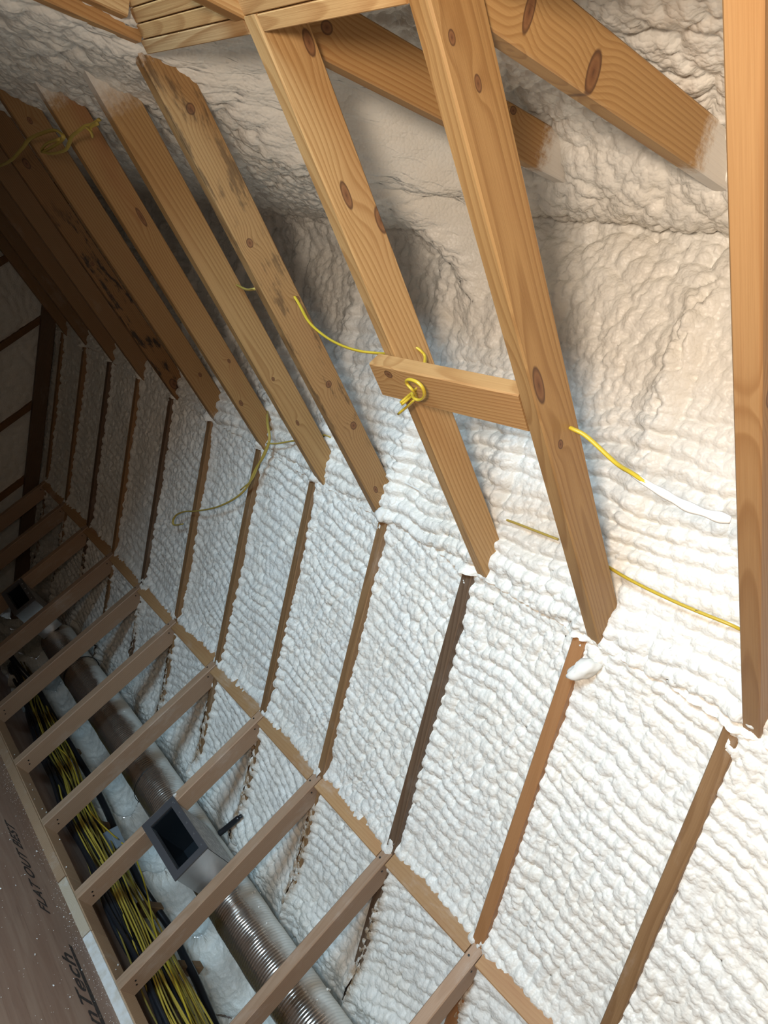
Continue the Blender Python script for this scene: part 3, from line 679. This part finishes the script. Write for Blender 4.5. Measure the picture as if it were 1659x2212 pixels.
SHADE = plain('painted_shade_inside', (.016, .021, .026), .35, .3)  # near-black colour standing in for the shade inside the boots
def boot(y0, y1, z0, z1, label, flange_lit):
    e = empty('register_boot', (0, (y0 + y1) / 2, z0), label, 'register', 'metal register boots in the knee wall')
    D = .238; fw = .026; T = .0015
    y0i, y1i, z0i, z1i = y0 + .004, y1 - .032, z0 + .004, z1 - .004
    # box of sheet metal: top (dusty), bottom, near end, far end, back (near-black, shade put into its colour)
    child_box('top_panel', e, .002, D, y0i, y1i, z1i - T, z1i, DUSTYm)
    # bottom and near end taper towards the duct
    v = [(.002, y0i, z0i), (.002, y1i, z0i), (D, y1i, z0i + .012), (D, y0i + .01, z0i + .012)]
    v += [(x, y, z + T) for x, y, z in v]
    f = [(0, 1, 2, 3), (7, 6, 5, 4), (0, 4, 5, 1), (1, 5, 6, 2), (2, 6, 7, 3), (3, 7, 4, 0)]
    link('bottom_panel', pydata('bottom_panel', [Vector(p) - e.location for p in v], f), GALVm, e)
    child_box('near_end_panel', e, .002, D, y0i, y0i + T, z0i, z1i, GALVm)
    child_box('far_end_panel', e, .002, D, y1i - T, y1i, z0i, z1i, GALVm)
    child_box('back_panel', e, D - T, D, y0i, y1i, z0i, z1i, SHADE)
    for (a, b, c, d, x0, x1) in ((y0i + .002, y1i - .002, z0i + .014, z0i + .016, .004, D - .004), (y0i + .002, y1i - .002, z1i - .004, z1i - .002, .004, D - .004), (y0i + .002, y0i + .004, z0i + .016, z1i - .004, .004, D - .004), (y1i - .004, y1i - .002, z0i + .016, z1i - .004, .004, D - .004)):
        child_box('shade_lining', e, x0, x1, a, b, c, d, SHADE)  # added lining boxes that paint the shade inside the mouth
    # face flange
    for (a, b, c, d) in ((y0, y1, z0, z0 + fw), (y0, y1, z1 - fw, z1), (y0, y0 + fw, z0 + fw, z1 - fw), (y1 - fw - .008, y1, z0 + fw, z1 - fw)):
        fo = child_box('face_flange', e, -.008, -.001, a, b, c, d, GREYF, 0)
        if d == z1 and a == y0 and b == y1: ftop = fo
    # inner lip: far and upper sides coloured near-black as painted shade
    iy0, iy1, iz0, iz1 = y0 + fw, y1 - fw - .009, z0 + fw, z1 - fw
    child_box('inner_lip', e, .002, .030, iy0 - .002, iy0, iz0, iz1, GALVm); child_box('inner_lip', e, .002, .030, iy1, iy1 + .002, iz0, iz1, SHADE)
    child_box('inner_lip', e, .002, .030, iy0, iy1, iz0 - .002, iz0, GALVm); child_box('inner_lip', e, .002, .030, iy0, iy1, iz1, iz1 + .002, SHADE)
    # round collar inside, leading to the duct
    cy = y0 + .085; cz = (z0 + z1) / 2 - .005
    me = tube_mesh('collar', [(D - .07 - e.location.x, cy + .060 * math.cos(a) - e.location.y, cz + .060 * math.sin(a) - e.location.z) for a in np.linspace(0, 2 * math.pi, 33)], .003, 6, 1)
    link('collar', me, GALVm, e)
    rg = np.random.default_rng(5); L = 9; sg = 36; vs = []; fs = []
    for i in range(L):
        for j in range(sg):
            a = 2 * math.pi * j / sg; r = .056 - .003 * i * .4 + rg.normal() * .0016
            vs.append((D - .07 + .008 * i - e.location.x, cy + r * math.cos(a) - e.location.y, cz + r * math.sin(a) - e.location.z))
    for i in range(L - 1):
        for j in range(sg): fs.append((i * sg + j, i * sg + (j + 1) % sg, (i + 1) * sg + (j + 1) % sg, (i + 1) * sg + j))
    link('liner', pydata('liner', vs, fs, False), plain('crinkled_liner', (.50, .58, .60), .22, .9), e)
    for k in range(5): 
        o = child_box('screw', e, -.010, -.008, y0 + .03 + .06 * k - .003, y0 + .03 + .06 * k + .003, z1 - .016, z1 - .010, GALVm)
        o.parent = ftop; o.location = o.location - ftop.location
    return e
boot(1.332, 1.625, .328, .479, 'near open sheet-metal register boot with grey flange, facing the room between two studs', True)
boot(3.367, 3.644, .327, .462, 'far open register boot with dark mouth at the left edge of the photo', False)

# black capped pipe stub, insulated line set, little box
RUB = plain('black_rubber', (.012, .013, .016), .35, 0, .6)
o = link('vent_pipe', tube_mesh('vent_pipe', [(x, y, z) for x, y, z in [(.352, 1.612, .474), (.348, 1.603, .505), (.340, 1.591, .545), (.330, 1.579, .579)]], .0125, 12, 4, rvar=lambda t: 1.0 if t < .93 else .55), RUB)
tag(o, 'short black pipe stub sticking up through the foam behind the near register boot', 'pipe')
link('pipe_cap', tube_mesh('pipe_cap', [(.3315, 1.5805, .574), (.3275, 1.576, .588)], .0085, 10, 2), RUB, o)
o = link('line_set', tube_mesh('line_set', BK['line'], .0165, 12, 5), RUB)
tag(o, 'thick black insulated line running along the foam beside the silver duct', 'pipe')
CRUMB = plain('foam_crumb_white', (.78, .76, .70), .6)

YEL = NT('yellow_sheath'); ty = YEL.n('ShaderNodeTexCoord').outputs['Object']
YELm = YEL.set(Base_Color=YEL.mix(YEL.noise(ty, 12.0, 2.0), rgb(.50, .34, .022), rgb(.60, .43, .04)), Roughness=.38)
YELd = plain('yellow_sheath_dusty', (.46, .34, .07), .5)
YELb = plain('yellow_sheath_bundle', (.46, .33, .05), .38)
YELb2 = plain('yellow_sheath_dull', (.22, .16, .03), .5)
WHITEC = plain('foamed_cable', (.80, .78, .73), .5)
PRINT = plain('cable_print', (.04, .035, .02), .6)
def cable(key, r, mat, label, group=None, flat=1.6, name='yellow_cable'):
    o = link(name, tube_mesh(name, BK[key], r, 8, 5, flat), mat); return tag(o, label, 'cable', group)
cable('cable_a', .0032, YELm, 'yellow cable leaving a hole in the stained joist and sagging to the next joist')
cable('cable_a2', .0032, YELm, 'short bit of yellow cable bent beside the bright orange joist above the brace')
lp = cable('loop', .0030, YELm, 'yellow cable end knotted in a loop hanging under the brace board', flat=1.3)
for kx in ('tail1', 'tail2', 'tail3'):
    link('tail', tube_mesh('tail', BK[kx], .0030, 8, 4, 1.3), YELm, lp)
ce = cable('cable_e', .0042, YELm, 'yellow cable on the right, its lower half coated with white foam')
pts = [Vector(p) + Vector((0.0, -.004, -.002)) for p in BK['cable_e'][4:]]
link('foam_coat', tube_mesh('foam_coat', pts, .0088, 10, 8, 1.0, rvar=lambda t: .55 + .35 * min(t * 2, 1) + .22 * math.sin(t * 23) * t), WHITEC, ce)
cf = cable('cable_f', .0040, YELm, 'straight yellow cable with black print lying on the foam at right', flat=1.3)
P5 = [Vector(p) for p in BK['cable_f']]
mk_v = []; mk_f = []
rgp = random.Random(4)
t = .20
while t < .72:                                             # dashes of illegible print along the sheath
    L = rgp.uniform(.006, .020); i = t * 6; a = int(i); fr = i - a
    p = P5[a].lerp(P5[min(a + 1, 6)], fr); dr = (P5[min(a + 1, 6)] - P5[a]).normalized(); up = Vector((-ST * .7, -.45, -CT * .2)).normalized()
    sd = dr.cross(up).normalized(); c = p + up * .0062
    b0 = len(mk_v); mk_v += [c - dr * L / 2 - sd * .0008, c + dr * L / 2 - sd * .0008, c + dr * L / 2 + sd * .0008, c - dr * L / 2 + sd * .0008]
    mk_f.append((b0, b0 + 1, b0 + 2, b0 + 3)); t += L / .38 + .012
link('print', pydata('print', mk_v, mk_f), PRINT, cf)['kind'] = 'stuff'
cable('cable_g', .0035, WHITEC, 'foam-buried cable, faint line on the foam right of the stained joist', name='foamed_cable')
cable('cable_g2', .0034, YELd, 'half-buried thin cable on the foam left of the middle joist', name='foamed_cable')
cable('cable_b', .0034, YELd, 'dull yellow cable hanging down over the foam bays with a curled end')
cable('cable_b2', .0034, YELd, 'yellow cable running from the hanging bunch to the next joist')
cable('cable_b3', .0030, YELd, 'second dull yellow cable twisted with the hanging one')
cable('cable_c', .0042, YELd, 'yellow cable curling in from the left edge under the dark joists')
cable('cable_c2', .0034, YELd, 'twisted yellow cable tail under the joists at upper left')
cable('cable_c3', .0030, YELd, 'short frayed tuft of yellow cable at upper left')
cable('cable_d', .0034, YELd, 'short yellow cable showing between two joists near the header')
cable('cable_d2', .0034, YELd, 'tiny length of yellow cable behind the stained joist')
cable('thin', .0026, YELm, 'single yellow cable arching across to the small grey box', flat=1.2)
cable('thin2', .0028, YELm, 'single yellow cable dropping from the small grey box over the black line', flat=1.2)
# small grey junction box
gb = empty('junction_box', BK['boxc'][0], 'small grey electrical box with cables among the foam behind the studs', 'box')
GP = plain('grey_plastic', (.20, .23, .26), .45)
me = boxmesh('body', -.028, .028, -.045, .045, -.02, .02, .004); link('body', me, GP, gb)
link('lid', boxmesh('lid', -.026, .026, -.043, .043, .0205, .024, .002), plain('grey_lid', (.30, .34, .37), .4), gb)
gb.rotation_euler = (.3, -.5, .5)

# bundle of cables lying along the eave behind the bottom plate
rb = random.Random(21)
yk_ = [.75, 1.05, 1.36, 1.70, 2.28, 2.83, 3.5, 4.2]
xl = [.17, .17, .18, .19, .25, .33, .47, .55]; xr = [.40, .42, .44, .46, .50, .56, .63, .68]
def bundle_path(u0, z0, wob, ph, amp):
    out = []
    for i in range(40):
        y = .62 + i * 3.2 / 39
        u = min(max(u0 + amp * math.sin(y * wob + ph) + .10 * math.sin(y * 6.3 + ph * 2), 0), 1)
        x = np.interp(y, yk_, xl) * (1 - u) + np.interp(y, yk_, xr) * u
        out.append((x, y, z0 + .012 * math.sin(y * 3.1 + ph) + .004 * math.sin(y * 11 + ph * 3)))
    return out
for i in range(34):
    z0 = .012 + .062 * (rb.random() ** 1.2)
    p = bundle_path(.18 + .75 * rb.random(), z0, rb.uniform(.8, 2.4), rb.uniform(0, 6.28), rb.uniform(.05, .22))
    o = link('yellow_cable', tube_mesh('yellow_cable', p, rb.uniform(.0022, .0031), 6, 2, 1.5), YELb if i % 3 else YELb2)
    tag(o, 'yellow cable in the thick bundle lying behind the bottom plate', 'cable', 'yellow cables of the floor bundle')
for i in range(16):
    u = .02 + .05 * i if i < 5 else .15 + .6 * rb.random()
    p = bundle_path(u, .012 + .02 * rb.random() + (.012 if i >= 5 else 0), rb.uniform(.6, 1.6), rb.uniform(0, 6.28), .05 if i < 5 else .14)
    o = link('black_cable', tube_mesh('black_cable', p, .0085 if i < 3 else .0045, 8, 2), RUB)
    tag(o, 'thick black cable on the plate side of the bundle, %s counted from the plate' % ORD[i] if i < 3 else 'thin black cable mixed into the yellow bundle', 'cable', 'thick black cables' if i < 3 else 'thin black cables')
# timber ends showing at the bottom of the foam
for i, (x, y, z) in enumerate(sorted([BK['stubs'][q] for q in (0, 2, 3, 4)], key=lambda p: p[1])):
    o = lumber('rafter_tail', (x - .02, y, -.012), (x + .10, y, .02), .038, .055, (0, 0, 1), W_RAFT)
    tag(o, 'brown timber end poking out of the foam beside the cables, %s from the near end' % ORD[i], 'timber', 'timber ends in the foam')

# ------------------------------------------------------------------ printing on the subfloor
INK = NT('floor_ink'); ti = INK.n('ShaderNodeTexCoord').outputs['Object']
inn = INK.noise(ti, 60.0, 4.0, .7)
tr = INK.n('ShaderNodeBsdfTransparent'); mx = INK.n('ShaderNodeMixShader')
INK.put(mx.inputs[0], INK.mr(inn, .72, .50)); INK.t.links.new(tr.outputs[0], mx.inputs[1]); INK.t.links.new(INK.b.outputs[0], mx.inputs[2])
INK.t.links.new(mx.outputs[0], INK.t.nodes['Material Output'].inputs['Surface'])
INKm = INK.set(Base_Color=rgb(.030, .024, .022), Roughness=.7)
dg = bpy.context.evaluated_depsgraph_get()
def stamp(txt, size, x, y, sx=1.0, name='printed_stamp', shear=0.0, bold=0.0008):
    cu = bpy.data.curves.new(name, 'FONT'); cu.body = txt; cu.size = size; cu.space_character = 1.05; cu.shear = shear; cu.offset = bold
    tmp = bpy.data.objects.new('tmp', cu); C.objects.link(tmp); bpy.context.view_layer.update()
    me = bpy.data.meshes.new_from_object(tmp.evaluated_get(bpy.context.evaluated_depsgraph_get())); bpy.data.objects.remove(tmp)
    me.materials.clear(); o = link(name, me, INKm, floor)
    o.rotation_euler = (0, 0, math.pi / 2); o.scale = (sx, 1, 1)
    o.location = Vector((x, y, FZ + .0008)) - floor.location
    return o
stamp('FLAT OUT BEST', .068, -.150, 1.500, .92, shear=.25, bold=.0016)
stamp('AdvanTech', .088, -.125, .830, 1.20, shear=.2, bold=.0016)
# swoosh above the maker's mark: a long tapering bar
sw_ = [(-.120, .80), (-.120, 1.10), (-.114, 1.385), (-.098, 1.378), (-.096, 1.10), (-.102, .80)]
o = link('printed_bar', pydata('printed_bar', [(x, y, FZ + .0006) for x, y in sw_], [tuple(range(6))[::-1]]), INKm, floor)
o.location = -floor.location
o = None

# ------------------------------------------------------------------ loose crumbs of foam
def crumb_mesh(name, seed, n=1):
    rg = np.random.default_rng(seed); bm_v = []; bm_f = []
    import bmesh
    bm = bmesh.new(); bmesh.ops.create_icosphere(bm, subdivisions=3, radius=1.0)
    for v in bm.verts:
        v.co *= 1 + .20 * math.sin(v.co.x * 3 + seed) * math.cos(v.co.y * 3.3 + seed * 2) + .08 * math.sin(v.co.z * 9 + v.co.x * 7 + seed)
    me = bpy.data.meshes.new(name); bm.to_mesh(me); bm.free(); me.materials.append(CRUMB)
    me.polygons.foreach_set('use_smooth', [True] * len(me.polygons)); return me
cm = [crumb_mesh('foam_crumb', i) for i in range(4)]
rc = random.Random(5)
def crumb(x, y, z, r, label, group):
    o = link('foam_crumb', cm[rc.randrange(4)]); o.location = (x, y, z); o.scale = (r * rc.uniform(.7, 1.4), r * rc.uniform(.7, 1.4), r * rc.uniform(.6, .9))
    o.rotation_euler = (rc.random(), rc.random(), rc.random() * 6)
    return tag(o, label, 'crumb', group)
for i in range(46):
    x = -.005 - .5 * rc.random() ** 1.8; y = rc.uniform(1.0, 2.9); crumb(x, y, FZ + .0022, rc.uniform(.0014, .0028), 'white foam crumb on the plywood floor', 'foam crumbs on the floor')
for i in range(16):
    y = rc.uniform(1.0, 2.6); crumb(rc.uniform(.02, .085), y, .0185, rc.uniform(.0018, .0036), 'white foam crumb lying on the bottom plate', 'foam crumbs on the plate')
for i in range(16):
    a = rc.uniform(1.2, 2.5); y = rc.choice([rc.uniform(.7, 1.3), rc.uniform(1.7, 3.2)])
    crumb(DX + .097 * math.cos(a), y, DZ + .097 * math.sin(a), rc.uniform(.002, .0055), 'white foam crumb stuck on top of the duct', 'foam crumbs on the duct')
crumb(-.002, 1.622, .484, .009, 'lump of white foam on the upper corner of the near register boot', None)
p = SP(1.02, 1.20, -.015); crumb(p.x, p.y, p.z, .022, 'smooth blob of white foam on top of a rafter end beside the stained joist', None)
p = SP(.93, .37, -.01); crumb(p.x, p.y, p.z, .030, 'round ball of foam under the lower end of the middle joist', None)
# fine dust of crumbs, far too many to count
vs = []; fs = []
for i in range(900):
    if i % 3: x = -.004 - .09 * rc.random() ** 1.5; y = rc.uniform(1.0, 3.2); z = FZ
    else: x = -.6 * rc.random(); y = rc.uniform(.9, 3.3); z = FZ
    r = rc.uniform(.0006, .0013); b0 = len(vs)
    vs += [(x + r, y, z), (x - r, y + r, z), (x - r, y - r, z), (x, y, z + r * 1.5)]; fs += [(b0, b0 + 1, b0 + 3), (b0 + 1, b0 + 2, b0 + 3), (b0 + 2, b0, b0 + 3)]
tag(link('foam_dust', pydata('foam_dust', vs, fs), CRUMB), 'scatter of tiny white foam specks on the plywood along the plate', 'dust', kind='stuff')

# the lamp itself: an LED flood panel on a tripod, behind the photographer
wl = empty('work_lamp', (LAMP[0], LAMP[1], FZ), 'black LED flood panel on a tripod behind the photographer', 'lamp')
d_ = (Vector(LAIM) - Vector(LAMP)).normalized()
hs = boxmesh('housing', -.15, .15, -.12, .12, .006, .05, .0); ho = link('housing', hs, RUB, wl)
ho.location = Vector(LAMP) - wl.location; ho.rotation_euler = fl.rotation_euler
top = Vector(LAMP) - d_ * .06 - Vector((0, 0, .10))
link('pole', tube_mesh('pole', [top - wl.location + Vector((0, 0, .06)), top - wl.location, Vector((top.x - LAMP[0], top.y - LAMP[1], .25))], .012, 8, 2), RUB, wl)
for a in (0.6, 2.7, 4.8):
    link('leg', tube_mesh('leg', [(top.x - LAMP[0], top.y - LAMP[1], .30), (top.x - LAMP[0] + .22 * math.cos(a), top.y - LAMP[1] + .22 * math.sin(a), .011)], .009, 6, 1), RUB, wl)
